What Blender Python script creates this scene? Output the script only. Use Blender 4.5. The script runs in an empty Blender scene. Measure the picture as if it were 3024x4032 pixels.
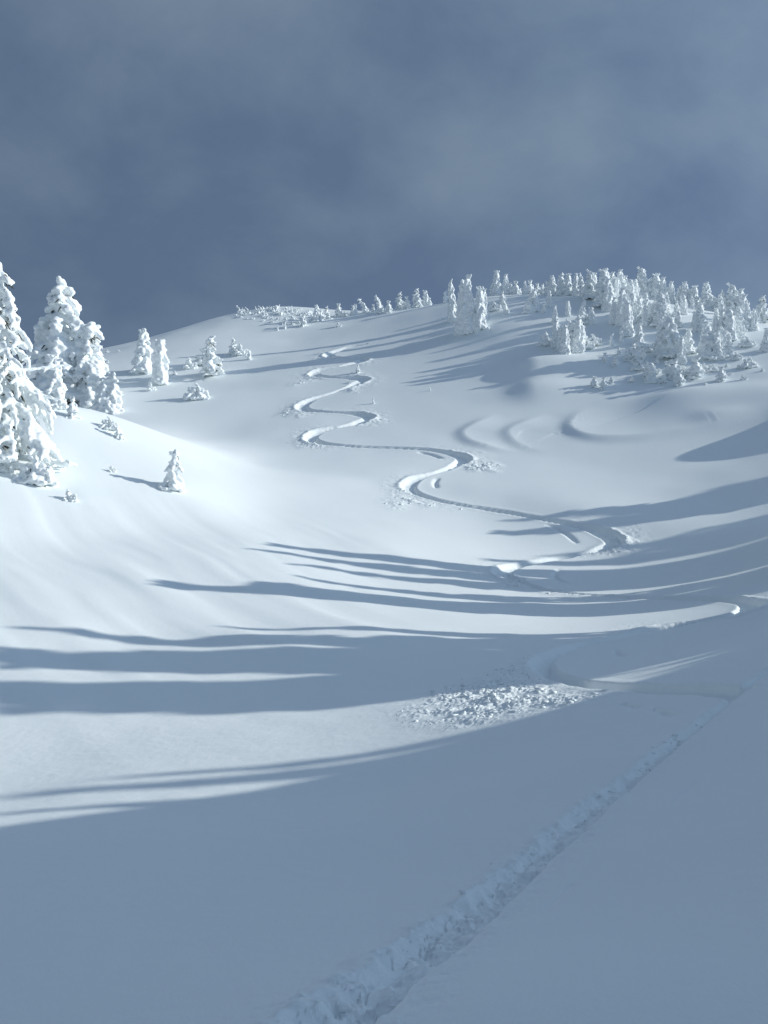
import bpy, math, random
import numpy as np
from mathutils import Vector

R = math.radians
scene = bpy.context.scene
COL = scene.collection

# ---------------------------------------------------------------- camera
PITCH = R(2.0)
VFOV = R(60.0)
FS = 2016.0 / math.tan(VFOV / 2)          # focal length in photo pixels
cam_d = bpy.data.cameras.new('camera')
cam_d.sensor_fit = 'VERTICAL'
cam_d.angle = VFOV
cam_d.clip_start = 0.05
cam_d.clip_end = 5000
cam = bpy.data.objects.new('camera', cam_d)
cam.rotation_euler = (R(90) + PITCH, 0, 0)
COL.objects.link(cam)
scene.camera = cam

# ---------------------------------------------------------------- sun and sky
SUN_EL = R(22.0)
SUN_AZ = R(84.0)                          # clockwise from the view direction (+Y)
SUN = Vector((math.cos(SUN_EL) * math.sin(SUN_AZ), math.cos(SUN_EL) * math.cos(SUN_AZ), math.sin(SUN_EL)))
sun_d = bpy.data.lights.new('sun', 'SUN')
sun_d.energy = 3.0
sun_d.angle = R(0.6)
sun_d.color = (1.0, 0.995, 0.925)
sun = bpy.data.objects.new('sun', sun_d)
sun.rotation_euler = SUN.to_track_quat('Z', 'Y').to_euler()
sun.location = SUN * 100
COL.objects.link(sun)

world = bpy.data.worlds.new('World')
scene.world = world
world.use_nodes = True
nt = world.node_tree
nt.nodes.clear()
N = nt.nodes.new
L = nt.links.new
w_out = N('ShaderNodeOutputWorld')
w_bg = N('ShaderNodeBackground')
w_bg.inputs['Strength'].default_value = 0.1
L(w_bg.outputs[0], w_out.inputs[0])
w_sky = N('ShaderNodeTexSky')
w_sky.sky_type = 'NISHITA'
w_sky.sun_disc = False
w_sky.sun_elevation = SUN_EL
w_sky.sun_rotation = SUN_AZ
w_sky.altitude = 2000
w_tc = N('ShaderNodeTexCoord')
w_map = N('ShaderNodeMapping')
w_map.inputs['Location'].default_value = (-0.8, -0.9, 4.2)
w_map.inputs['Rotation'].default_value = (0, R(-32), 0)
w_map.inputs['Scale'].default_value = (1.0, 1.0, 1.45)
L(w_tc.outputs['Generated'], w_map.inputs[0])
w_n1 = N('ShaderNodeTexNoise')
w_n1.inputs['Scale'].default_value = 1.7
w_n1.inputs['Detail'].default_value = 3.0
w_n1.inputs['Roughness'].default_value = 0.5
w_n1.inputs['Distortion'].default_value = 0.25
L(w_map.outputs[0], w_n1.inputs['Vector'])
w_n2 = N('ShaderNodeTexNoise')
w_n2.inputs['Scale'].default_value = 5.5
w_n2.inputs['Detail'].default_value = 7.0
w_n2.inputs['Roughness'].default_value = 0.55
w_n2.inputs['Distortion'].default_value = 0.15
L(w_map.outputs[0], w_n2.inputs['Vector'])
w_nm = N('ShaderNodeMixRGB')
w_nm.inputs[0].default_value = 0.42
L(w_n1.outputs['Fac'], w_nm.inputs[1])
L(w_n2.outputs['Fac'], w_nm.inputs[2])
w_ramp = N('ShaderNodeValToRGB')
e = w_ramp.color_ramp.elements
e[0].position = 0.41; e[0].color = (0.63, 0.94, 1.51, 1)
e[1].position = 0.60; e[1].color = (1.07, 1.45, 1.94, 1)
m_ = w_ramp.color_ramp.elements.new(0.5); m_.color = (0.83, 1.19, 1.73, 1)
L(w_nm.outputs[0], w_ramp.inputs[0])
w_dot = N('ShaderNodeVectorMath'); w_dot.operation = 'DOT_PRODUCT'      # thinner, lighter cloud on the sun's side
w_dot.inputs[1].default_value = SUN
L(w_tc.outputs['Generated'], w_dot.inputs[0])
w_mr = N('ShaderNodeMapRange')
w_mr.inputs['From Min'].default_value = -1.0
w_mr.inputs['From Max'].default_value = 1.0
L(w_dot.outputs['Value'], w_mr.inputs['Value'])
w_pw = N('ShaderNodeMath'); w_pw.operation = 'POWER'
w_pw.inputs[1].default_value = 14.0
L(w_mr.outputs[0], w_pw.inputs[0])
w_m1 = N('ShaderNodeMath'); w_m1.operation = 'MULTIPLY_ADD'
w_m1.inputs[1].default_value = 0.8
w_m1.inputs[2].default_value = 0.94
L(w_mr.outputs[0], w_m1.inputs[0])
w_m2 = N('ShaderNodeMath'); w_m2.operation = 'MULTIPLY_ADD'
w_m2.inputs[1].default_value = 5.5
L(w_pw.outputs[0], w_m2.inputs[0])
L(w_m1.outputs[0], w_m2.inputs[2])
w_sc = N('ShaderNodeVectorMath'); w_sc.operation = 'SCALE'
L(w_ramp.outputs[0], w_sc.inputs[0])
L(w_m2.outputs[0], w_sc.inputs['Scale'])
w_mix = N('ShaderNodeMixRGB')
w_mix.inputs[0].default_value = 0.93      # heavy cloud, a little of the clear sky comes through
L(w_sky.outputs[0], w_mix.inputs[1])
L(w_sc.outputs[0], w_mix.inputs[2])
L(w_mix.outputs[0], w_bg.inputs['Color'])

scene.view_settings.view_transform = 'Standard'
scene.view_settings.look = 'None'
scene.view_settings.exposure = 0.28
scene.view_settings.gamma = 1.0
scene.view_settings.use_curve_mapping = False
scene.render.engine = 'CYCLES'
scene.cycles.use_denoising = True
scene.cycles.max_bounces = 8
scene.cycles.diffuse_bounces = 6

# ---------------------------------------------------------------- helpers
cp, sp = math.cos(PITCH), math.sin(PITCH)


def ray(X, Y):
    a, b = (X - 1512.0) / FS, (2016.0 - Y) / FS
    return np.array([a, cp - b * sp, sp + b * cp])


def at(X, Y, d):
    r = ray(X, Y)
    return r * (d / r[1])


def hash2(ix, iy, seed):
    h = (ix.astype(np.int64) * 374761393 + iy.astype(np.int64) * 668265263 + seed * 1274126177) & 0x7fffffff
    h = ((h ^ (h >> 13)) * 1274126177) & 0x7fffffff
    h = ((h ^ (h >> 16)) * 668265263) & 0x7fffffff
    return (h & 0xffff) / 65535.0


def vnoise(x, y, seed=0):
    ix, iy = np.floor(x), np.floor(y)
    fx, fy = x - ix, y - iy
    fx = fx * fx * fx * (fx * (fx * 6 - 15) + 10)
    fy = fy * fy * fy * (fy * (fy * 6 - 15) + 10)
    a, b = hash2(ix, iy, seed), hash2(ix + 1, iy, seed)
    c, d = hash2(ix, iy + 1, seed), hash2(ix + 1, iy + 1, seed)
    return (a + (b - a) * fx) * (1 - fy) + (c + (d - c) * fx) * fy - 0.5


def sstep(a, b, x):
    t = np.clip((x - a) / (b - a), 0, 1)
    return t * t * (3 - 2 * t)


def new_mesh(name, verts, faces_flat, nper, smooth=True):
    me = bpy.data.meshes.new(name)
    verts = np.asarray(verts, dtype=np.float32)
    faces_flat = np.asarray(faces_flat, dtype=np.int32).ravel()
    nf = len(faces_flat) // nper
    me.vertices.add(len(verts))
    me.vertices.foreach_set('co', verts.ravel())
    me.loops.add(len(faces_flat))
    me.loops.foreach_set('vertex_index', faces_flat)
    me.polygons.add(nf)
    me.polygons.foreach_set('loop_start', np.arange(0, nf * nper, nper, dtype=np.int32))
    me.polygons.foreach_set('loop_total', np.full(nf, nper, dtype=np.int32))
    if smooth:
        me.polygons.foreach_set('use_smooth', np.ones(nf, dtype=bool))
    me.update()
    me.validate()
    return me


def link(name, data, parent=None, mat=None):
    o = bpy.data.objects.new(name, data)
    COL.objects.link(o)
    if parent is not None:
        o.parent = parent
    if mat is not None and data is not None and not data.materials:
        data.materials.append(mat)
    return o


def tag(o, label=None, cat=None, group=None, kind=None):
    for k, v in (('label', label), ('category', cat), ('group', group), ('kind', kind)):
        if v:
            o[k] = v
    return o


# ---------------------------------------------------------------- materials
def snow_material(name, color, bump_scale, bump_dist, rough=0.75, coarse=None):
    m = bpy.data.materials.new(name)
    m.use_nodes = True
    t = m.node_tree
    b = t.nodes['Principled BSDF']
    b.inputs['Roughness'].default_value = rough
    b.inputs['Specular IOR Level'].default_value = 0.12
    tc = t.nodes.new('ShaderNodeTexCoord')
    n = t.nodes.new('ShaderNodeTexNoise')
    n.inputs['Scale'].default_value = bump_scale
    n.inputs['Detail'].default_value = 4
    n.inputs['Roughness'].default_value = 0.65
    t.links.new(tc.outputs['Object'], n.inputs['Vector'])
    bp = t.nodes.new('ShaderNodeBump')
    bp.inputs['Strength'].default_value = 1.0
    bp.inputs['Distance'].default_value = bump_dist
    t.links.new(n.outputs['Fac'], bp.inputs['Height'])
    last = bp
    if coarse:
        n3 = t.nodes.new('ShaderNodeTexNoise')
        n3.inputs['Scale'].default_value = coarse[0]
        n3.inputs['Detail'].default_value = 3
        t.links.new(tc.outputs['Object'], n3.inputs['Vector'])
        b2 = t.nodes.new('ShaderNodeBump')
        b2.inputs['Distance'].default_value = coarse[1]
        t.links.new(n3.outputs['Fac'], b2.inputs['Height'])
        t.links.new(bp.outputs[0], b2.inputs['Normal'])
        last = b2
    t.links.new(last.outputs[0], b.inputs['Normal'])
    n2 = t.nodes.new('ShaderNodeTexNoise')
    n2.inputs['Scale'].default_value = 0.35
    n2.inputs['Detail'].default_value = 3
    t.links.new(tc.outputs['Object'], n2.inputs['Vector'])
    mx = t.nodes.new('ShaderNodeMixRGB')
    mx.inputs[1].default_value = (color[0] * .965, color[1] * .975, color[2] * .985, 1)
    mx.inputs[2].default_value = (*color, 1)
    t.links.new(n2.outputs['Fac'], mx.inputs[0])
    t.links.new(mx.outputs[0], b.inputs['Base Color'])
    return m


def plain_material(name, c1, c2, scale, rough=0.9):
    m = bpy.data.materials.new(name)
    m.use_nodes = True
    t = m.node_tree
    b = t.nodes['Principled BSDF']
    b.inputs['Roughness'].default_value = rough
    b.inputs['Specular IOR Level'].default_value = 0.1
    tc = t.nodes.new('ShaderNodeTexCoord')
    n = t.nodes.new('ShaderNodeTexNoise')
    n.inputs['Scale'].default_value = scale
    n.inputs['Detail'].default_value = 5
    t.links.new(tc.outputs['Object'], n.inputs['Vector'])
    mx = t.nodes.new('ShaderNodeMixRGB')
    mx.inputs[1].default_value = (*c1, 1)
    mx.inputs[2].default_value = (*c2, 1)
    t.links.new(n.outputs['Fac'], mx.inputs[0])
    t.links.new(mx.outputs[0], b.inputs['Base Color'])
    bp = t.nodes.new('ShaderNodeBump')
    bp.inputs['Distance'].default_value = 0.02
    t.links.new(n.outputs['Fac'], bp.inputs['Height'])
    t.links.new(bp.outputs[0], b.inputs['Normal'])
    return m


M_SNOW = snow_material('snow', (0.905, 0.945, 0.945), 55.0, 0.004, coarse=(6.0, 0.006))
M_TRACK = snow_material('tracked_snow', (0.905, 0.945, 0.945), 40.0, 0.006, coarse=(9.0, 0.02))
M_RIME = snow_material('rime_snow', (0.92, 0.95, 0.95), 16.0, 0.02, coarse=(5.0, 0.03))
M_BARK = plain_material('frosted_bark', (0.10, 0.085, 0.075), (0.30, 0.28, 0.27), 6.0)
M_NEEDLE = plain_material('dark_needles', (0.035, 0.04, 0.03), (0.13, 0.115, 0.085), 5.0)
M_DEAD = plain_material('dead_needles', (0.05, 0.02, 0.012), (0.12, 0.06, 0.04), 6.0)

# ---------------------------------------------------------------- terrain: control points
CTRL = []
for X, Y, d in [
    # the slope straight ahead, up to the skyline
    (1512, 4032, 3.0), (1512, 3700, 4.9), (1512, 3400, 7.4), (1512, 3100, 12.0), (1512, 2900, 16), (1512, 2750, 20),
    (1512, 2600, 25.5), (1512, 2450, 33), (1512, 2300, 42), (1512, 2150, 50), (1512, 2000, 59.5), (1512, 1850, 69.5),
    (1512, 1700, 80), (1512, 1550, 91), (1512, 1400, 103), (1512, 1300, 114), (1512, 1224, 126),
    # left side of the hollow and the left bank
    (298, 3076, 14.1), (0, 3105, 13.9), (859, 2800, 19.65), (0, 2818, 18.85), (900, 2510, 28.6), (500, 2507, 28.05), (181, 2470, 27.6), (0, 2462, 27.4),
    (1085, 2330, 37.2), (579, 2285, 36.3), (0, 2300, 33), (949, 2155, 44.8), (500, 2110, 44.5), (0, 2150, 39.5), (680, 1900, 54.5), (280, 1950, 48), (0, 1950, 45.5),
    (300, 1790, 55), (200, 1600, 61), (460, 1640, 65), (680, 1715, 69), (850, 1775, 71), (1000, 1830, 70), (1000, 2000, 55.8), (1900, 2040, 59.5), (1250, 1892, 64.5),
    (0, 3300, 10.0), (700, 3300, 9.6), (0, 3700, 6), (700, 3700, 5.6), (0, 4032, 4.2),
    # right bank, where the traverse runs
    (3024, 4032, 2.5), (3024, 3700, 3.4), (2200, 3700, 4.1), (3024, 3300, 5.2), (2200, 3300, 6.8), (3024, 3000, 7.6), (2300, 3000, 10.2),
    (3024, 2800, 10.2), (2300, 2800, 14.5), (3024, 2640, 13.5), (2300, 2600, 25), (3024, 2450, 28), (2300, 2470, 34), (2730, 2376, 38.5),
    (3024, 2300, 39), (2300, 2300, 45.5), (3024, 2150, 49.5), (2300, 2150, 54.5), (3024, 2000, 56.5), (2300, 2000, 60),
    (3024, 1850, 64), (2300, 1850, 69), (3024, 1700, 72), (2300, 1700, 77), (3024, 1550, 79), (2300, 1550, 86),
    (3024, 1420, 88), (2650, 1420, 91), (2300, 1420, 94), (1900, 1400, 98), (2050, 1300, 103), (1800, 1300, 108),
    (1780, 1194, 121), (1950, 1165, 119), (2250, 1160, 116), (2500, 1170, 113), (2750, 1215, 110), (3024, 1270, 106),
    # left hill behind the spur
    (400, 1500, 100), (800, 1500, 99), (1150, 1500, 96.5), (400, 1610, 89), (800, 1650, 86), (1150, 1700, 81),
    (407, 1372, 127), (597, 1328, 132), (900, 1244, 136), (1099, 1206, 134), (1322, 1238, 127), (1150, 1330, 117),
]:
    CTRL.append(tuple(at(X, Y, d)))
CTRL += [
    (0, 0, -1.62), (-3, 0, -2.0), (3, 0, -0.9), (-4, -6, -2.6), (4, -8, -0.6), (-14, 0, -3.4), (-26, 4, -2.2), (-28, 25, -1.2), (-28, 42, 3.6), (-32, 56, 7.0),
    (-42, 66, 8.5), (-36, 80, 10.5), (-23.5, 77, 10.2), (-17.5, 80, 9.6), (-60, 95, 15),
    # the wooded bank to the right of the view
    (8, 0, 1.6), (8, 5, 1.4), (16, 0, 6.0), (24, -6, 10.5), (23, 5, 10.5), (13, 9, 2.4), (23, 9.5, 10.0), (23.5, 12.7, 8.9), (25.5, 16.6, 4.6), (28, 26, 4.4), (17, 22, 1.0), (34, 34, 4.6), (24, 34, 1.6), (39, 45, 5.6), (30, 45, 2.6),
    (46, 58, 9.2), (55, 72, 14.5), (62, 90, 22), (60, 110, 23), (40, -20, 8), (45, 10, 8), (60, 30, 8),
    # beyond the skyline the ground falls away
    (0, 150, 34.0), (0, 220, 25), (45, 140, 30), (-40, 160, 30), (-85, 140, 20), (80, 135, 23), (60, 220, 20), (-80, 220, 15),
    (-90, 40, 10), (-60, -40, -2), (0, -60, -9), (70, -50, -2), (-150, 120, 12), (150, 100, 18), (150, -50, 0), (-150, -100, -4), (0, -200, -22),
    (0, 450, -20), (300, 300, -10), (-300, 300, -10), (400, 0, 0), (-400, 0, 0), (0, -420, -40),
]
CTRL = np.array(CTRL)


def tps_fit(P, lam):
    n = len(P)
    xy = P[:, :2] / 10.0
    d2 = ((xy[:, None] - xy[None]) ** 2).sum(-1)
    K = 0.5 * d2 * np.log(d2 + 1e-9)
    K += np.eye(n) * lam
    A = np.zeros((n + 3, n + 3))
    A[:n, :n] = K
    A[:n, n] = 1
    A[:n, n + 1:] = xy
    A[n, :n] = 1
    A[n + 1:, :n] = xy.T
    b = np.zeros(n + 3)
    b[:n] = P[:, 2]
    return np.linalg.solve(A, b)


TPS = tps_fit(CTRL, 0.004)


def base_height(x, y):
    x = np.asarray(x, float); y = np.asarray(y, float)
    sh = x.shape
    x = x.ravel() / 10.0; y = y.ravel() / 10.0
    out = np.full(x.shape, TPS[-3]) + TPS[-2] * x + TPS[-1] * y
    cx, cy = CTRL[:, 0] / 10.0, CTRL[:, 1] / 10.0
    step = 120000
    for i in range(0, len(x), step):
        xs, ys = x[i:i + step].astype(np.float32), y[i:i + step].astype(np.float32)
        acc = np.zeros(len(xs), np.float64)
        for k in range(len(CTRL)):
            d2 = (xs - np.float32(cx[k])) ** 2 + (ys - np.float32(cy[k])) ** 2
            acc += TPS[k] * 0.5 * d2 * np.log(d2 + np.float32(1e-9))
        out[i:i + step] += acc
    return out.reshape(sh)


MOUNDS = []   # x, y, radius left, radius right, radius y, height


def soft_height(x, y):
    z = base_height(x, y)
    for mx, my, rl, rr, ry, h in MOUNDS:
        dx = x - mx
        q = (dx / np.where(dx < 0, rl, rr)) ** 2 + ((y - my) / ry) ** 2
        z = z + h * np.exp(-q)
    far = sstep(4, 25, np.hypot(x, y))
    z = z + far * (0.24 * vnoise(x / 9.0 + 3, y / 7.0, 11) + 0.08 * vnoise(x / 3.7, y / 3.1 + 8, 12))
    for line, h in LIPS:
        shp = x.shape
        xr, yr = x.ravel(), y.ravel()
        d, sd, k, s = near_line(xr, yr, line, 9.0)
        m = np.where(d < 9.0)[0]
        if len(m):
            st = s[m] / line_frame(line)[2][-1]
            fade = sstep(0, .3, st) * sstep(1, .6, st)
            q = np.where(sd[m] > 0, np.exp(-d[m] / 3.0) * sstep(9, 4, d[m]), np.exp(-(d[m] / 0.8) ** 2))
            zr = z.ravel()
            zr[m] += h * fade * q
            z = zr.reshape(shp)
    near = sstep(40, 8, np.hypot(x, y))
    z = z + near * (0.022 * vnoise(x / 1.4 + 3, y / 1.1, 14) + 0.007 * vnoise(x / 0.42, y / 0.33, 15) + 0.0025 * vnoise(x / 0.11, y / 0.09, 16))
    # wind ripples running along the left bank
    u = 0.80 * x + 0.6 * y + 0.8 * vnoise(x / 5, y / 5, 5)
    v = -0.6 * x + 0.80 * y
    rip = vnoise(u / 1.5, v / 9.0, 6) * 0.10 + vnoise(u / 0.6, v / 4.0, 7) * 0.02
    lm = sstep(3, -3, x) * sstep(13, 20, y) * sstep(62, 45, y)
    z = z + lm * rip
    return z


LIPS = []     # edges of wind drifts: line on the snow, height of the drift on its left-hand side


def hit(X, Y, miss_back=0.0, fn=None):
    """first point where the sight line through a photo pixel meets the snow"""
    fn = fn or soft_height
    r = ray(X, Y)
    t = np.concatenate([np.arange(1.5, 20, 0.1), np.arange(20, 60, 0.15), np.arange(60, 180, 0.3)]) / r[1]
    P = r[None] * t[:, None]
    f = P[:, 2] - fn(P[:, 0], P[:, 1])
    neg = np.where(f < 0)[0]
    if len(neg) == 0:
        k = int(np.argmin(f / t))
        p = P[k].copy()
        p[1] += miss_back
        p[0] *= (p[1]) / max(P[k][1], 1e-6)
        p[2] = fn(p[0:1], p[1:2])[0]
        return p, False
    k = max(neg[0], 1)
    a = f[k - 1] / (f[k - 1] - f[k])
    return P[k - 1] + (P[k] - P[k - 1]) * a, True


for X, Y, rl, rr, ry, h in [
    (2120, 1470, 3.2, 9, 3.0, 1.5), (2110, 1545, 2.4, 6, 2.2, 0.8),
    (2750, 1600, 5, 8, 3, 0.7), (1960, 1290, 4, 8, 3, 0.9), (2820, 1640, 2, 3, 1.2, 0.3), (2650, 1560, 3, 5, 2, 0.4),
]:
    p, ok = hit(X, Y)
    MOUNDS.append((p[0], p[1], rl, rr, ry, h))

# the hummock beyond the right picture edge whose rounded shadow reaches into view
p, ok = hit(2722, 1800)
q = p + np.array(SUN) * (15.0 / math.cos(SUN_EL))
MOUNDS.append((q[0], q[1], 4.2, 5.0, 2.9, float(q[2] - base_height(q[0:1], q[1:2])[0]) + 0.25))

# ---------------------------------------------------------------- tracks (traced on the snow)
SKI = [(1433, 1356), (1382, 1365), (1334, 1380), (1294, 1397), (1310, 1407), (1358, 1408), (1412, 1409), (1436, 1413), (1412, 1425), (1352, 1439),
       (1274, 1456), (1238, 1471), (1250, 1481), (1310, 1486), (1382, 1489), (1436, 1494), (1412, 1505), (1394, 1516), (1346, 1534), (1292, 1553),
       (1231, 1573), (1195, 1595), (1192, 1609), (1213, 1617), (1274, 1621), (1346, 1625), (1412, 1633), (1456, 1645), (1436, 1654), (1400, 1667),
       (1346, 1679), (1289, 1690), (1253, 1702), (1225, 1720), (1230, 1735), (1259, 1744), (1332, 1753), (1422, 1759), (1573, 1764), (1693, 1772),
       (1772, 1786), (1824, 1807), (1802, 1827), (1760, 1847), (1693, 1868), (1639, 1886), (1609, 1914), (1621, 1934), (1663, 1952), (1735, 1973),
       (1814, 1988), (1892, 2001), (1995, 2017), (2097, 2036), (2235, 2061), (2327, 2084), (2400, 2115), (2417, 2142), (2363, 2166), (2281, 2185),
       (2171, 2203), (2070, 2221), (1996, 2240), (1980, 2262), (2024, 2286), (2088, 2308), (2161, 2326), (2281, 2341), (2419, 2350), (2648, 2357),
       (2832, 2361), (2933, 2372), (2958, 2390), (2915, 2413), (2786, 2441), (2602, 2473), (2419, 2510), (2281, 2542), (2175, 2579), (2136, 2611),
       (2160, 2652), (2262, 2686), (2419, 2705), (2602, 2714), (2786, 2718), (2890, 2724)]
TRAV = [(3150, 2560), (3017, 2645), (2898, 2734), (2734, 2862), (2552, 3008), (2370, 3150), (2187, 3308), (2040, 3430), (1900, 3560), (1750, 3672), (1595, 3785), (1450, 3905), (1310, 4020), (1150, 4150), (950, 4300)]
MARKS = [[(1727, 1880), (1712, 1900), (1722, 1925)], [(2141, 2064), (2180, 2074), (2225, 2098), (2262, 2128), (2270, 2145)],
         [(2205, 2238), (2185, 2258), (2190, 2275), (2250, 2300)], [(2430, 2555), (2428, 2570), (2470, 2588)], [(2480, 2775), (2530, 2783)],
         [(2600, 2800), (2640, 2812), (2665, 2815)], [(1640, 1778), (1700, 1790), (1750, 1810)], [(2190, 3540), (2265, 3470)], [(2690, 3125), (2740, 3080)]]


def smooth_line(pts, step):
    P = np.array([hit(X, Y)[0][:2] for X, Y in pts])
    out = []
    n = len(P)
    for i in range(n - 1):
        p0, p1, p2, p3 = P[max(i - 1, 0)], P[i], P[i + 1], P[min(i + 2, n - 1)]
        d = np.linalg.norm(p2 - p1)
        k = max(2, int(d / step))
        for t in np.arange(k) / k:
            out.append(0.5 * ((2 * p1) + (-p0 + p2) * t + (2 * p0 - 5 * p1 + 4 * p2 - p3) * t * t + (-p0 + 3 * p1 - 3 * p2 + p3) * t ** 3))
    out.append(P[-1])
    out = np.array(out)
    for _ in range(6):
        out[1:-1] = 0.25 * out[:-2] + 0.5 * out[1:-1] + 0.25 * out[2:]
    return out


def line_frame(Pl):
    T = np.gradient(Pl, axis=0)
    T /= np.linalg.norm(T, axis=1)[:, None] + 1e-9
    ang = np.unwrap(np.arctan2(T[:, 1], T[:, 0]))
    ds = np.linalg.norm(np.gradient(Pl, axis=0), axis=1) + 1e-6
    kap = np.gradient(ang) / ds
    for _ in range(70):
        kap[1:-1] = 0.25 * kap[:-2] + 0.5 * kap[1:-1] + 0.25 * kap[2:]
    s = np.cumsum(ds)
    return T, kap, s


def near_line(x, y, Pl, reach):
    T, kap, s = line_frame(Pl)
    n = len(x)
    dist = np.full(n, 1e9); side = np.zeros(n); kk = np.zeros(n); ss = np.zeros(n)
    for i in range(0, len(Pl), 30):
        seg = slice(i, min(i + 31, len(Pl)))
        Q = Pl[seg]
        lo, hi = Q.min(0) - reach, Q.max(0) + reach
        m = np.where((x > lo[0]) & (x < hi[0]) & (y > lo[1]) & (y < hi[1]))[0]
        for c in range(0, len(m), 40000):
            mm = m[c:c + 40000]
            dx = x[mm, None] - Q[None, :, 0]
            dy = y[mm, None] - Q[None, :, 1]
            d = dx * dx + dy * dy
            j = d.argmin(1)
            ar = np.arange(len(mm))
            tx, ty = T[seg][j, 0], T[seg][j, 1]
            ex, ey = dx[ar, j], dy[ar, j]
            sg = tx * ey - ty * ex
            along = np.abs(tx * ex + ty * ey)
            db = np.where((along < 0.35) & (np.abs(sg) < 1.5), np.abs(sg), np.sqrt(d[ar, j]))
            up = db < dist[mm]
            w = mm[up]
            dist[w] = db[up]; side[w] = np.sign(sg[up]); kk[w] = kap[seg][j[up]]; ss[w] = s[seg][j[up]]
    return dist, side, kk, ss


LIPS += [(smooth_line(p, 0.15), h) for p, h in [
    ([(2330, 1600), (2270, 1645), (2255, 1688), (2330, 1720), (2500, 1722), (2650, 1700), (2850, 1658), (3020, 1630)], 0.30),
    ([(1970, 1630), (1855, 1688), (1832, 1715), (1875, 1745), (1990, 1772), (2100, 1775)], 0.24),
    ([(2170, 1630), (2035, 1685), (2012, 1718), (2070, 1760), (2200, 1780)], 0.20)]]
SKI_L = smooth_line(SKI, 0.2)
TRAV_L = smooth_line(TRAV, 0.1)
MARK_L = [smooth_line(m, 0.1) for m in MARKS]


def zpoly(pts, ox, oy, sc):
    return np.array([hit(ox + a * sc, oy + b * sc)[0][:2] for a, b in pts])


z6 = (1500, 2000, 0.9186)
z4 = (1000, 1500, 0.6028)
z3 = (900, 1100, 0.6028)
FANS = [  # polygon on the snow, chunk size, relief
    (zpoly([(60, 900), (120, 840), (200, 780), (340, 735), (450, 700), (600, 640), (690, 640), (720, 720), (800, 768), (1000, 800), (850, 850), (650, 890), (350, 945), (150, 935)], *z6), 0.14, 0.12),
    (zpoly([(900, 95), (990, 95), (1090, 135), (1145, 185), (960, 205), (820, 215), (900, 180), (960, 150)], *z6), 0.24, 0.2),
    (zpoly([(500, 265), (560, 262), (600, 300), (660, 340), (600, 352), (520, 330), (490, 295)], *z6), 0.25, 0.12),
    (zpoly([(820, 800), (900, 700), (990, 645), (1040, 740), (1220, 790), (1420, 840), (1100, 835), (900, 850)], *z4), 0.24, 0.15),
    (zpoly([(1340, 490), (1450, 490), (1640, 550), (1600, 605), (1400, 595), (1310, 575)], *z4), 0.25, 0.15),
    (zpoly([(240, 400), (330, 345), (380, 395), (600, 430), (500, 455), (300, 445)], *z4), 0.27, 0.15),
    (zpoly([(110, 235), (260, 150), (320, 200), (470, 182), (300, 250)], *z4), 0.28, 0.14),
    (zpoly([(380, 690), (500, 620), (560, 635), (660, 645), (480, 690), (420, 710)], *z3), 0.28, 0.13),
    (zpoly([(480, 550), (610, 500), (660, 515), (560, 545)], *z3), 0.28, 0.13),
    (zpoly([(720, 720), (840, 665), (920, 665), (900, 700), (850, 750), (740, 755)], *z3), 0.28, 0.13),
    (zpoly([(740, 240), (790, 235), (900, 260), (860, 275), (700, 285)], *z4), 0.28, 0.13),
    (zpoly([(640, 355), (1000, 372), (1000, 382), (700, 372)], *z6), 0.25, 0.15),
]


def poly_mask(x, y, poly, feather):
    lo, hi = poly.min(0) - 0.5, poly.max(0) + 0.5
    m = np.where((x > lo[0]) & (x < hi[0]) & (y > lo[1]) & (y < hi[1]))[0]
    px, py = x[m], y[m]
    ins = np.zeros(len(m), bool)
    dmin = np.full(len(m), 1e9)
    n = len(poly)
    for i in range(n):
        a, b = poly[i], poly[(i + 1) % n]
        c = ((a[1] > py) != (b[1] > py)) & (px < (b[0] - a[0]) * (py - a[1]) / (b[1] - a[1] + 1e-12) + a[0])
        ins ^= c
        ab = b - a
        t = np.clip(((px - a[0]) * ab[0] + (py - a[1]) * ab[1]) / (ab @ ab + 1e-12), 0, 1)
        dmin = np.minimum(dmin, np.hypot(px - a[0] - ab[0] * t, py - a[1] - ab[1] * t))
    sd = np.where(ins, dmin, -dmin)
    return m, sstep(-feather * 0.3, feather, sd)


def ridged(x, y, seed):
    return 0.5 - 2 * np.abs(vnoise(x, y, seed))


def lumps(x, y, s, seed):
    wx = x + 0.5 * s * vnoise(x / s + 5, y / s, seed + 5)
    wy = y + 0.5 * s * vnoise(x / s, y / s + 5, seed + 6)
    n = 0.6 * (0.5 + vnoise(wx / (s * 2.2), wy / s, seed)) + 0.38 * ridged(wx / (s * 1.7), wy / (s * .8), seed + 1) + 0.35 * vnoise(wx / (s * .33), wy / (s * .27), seed + 2) + 0.2 * vnoise(wx / (s * .15), wy / (s * .15), seed + 3)
    return n


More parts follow.
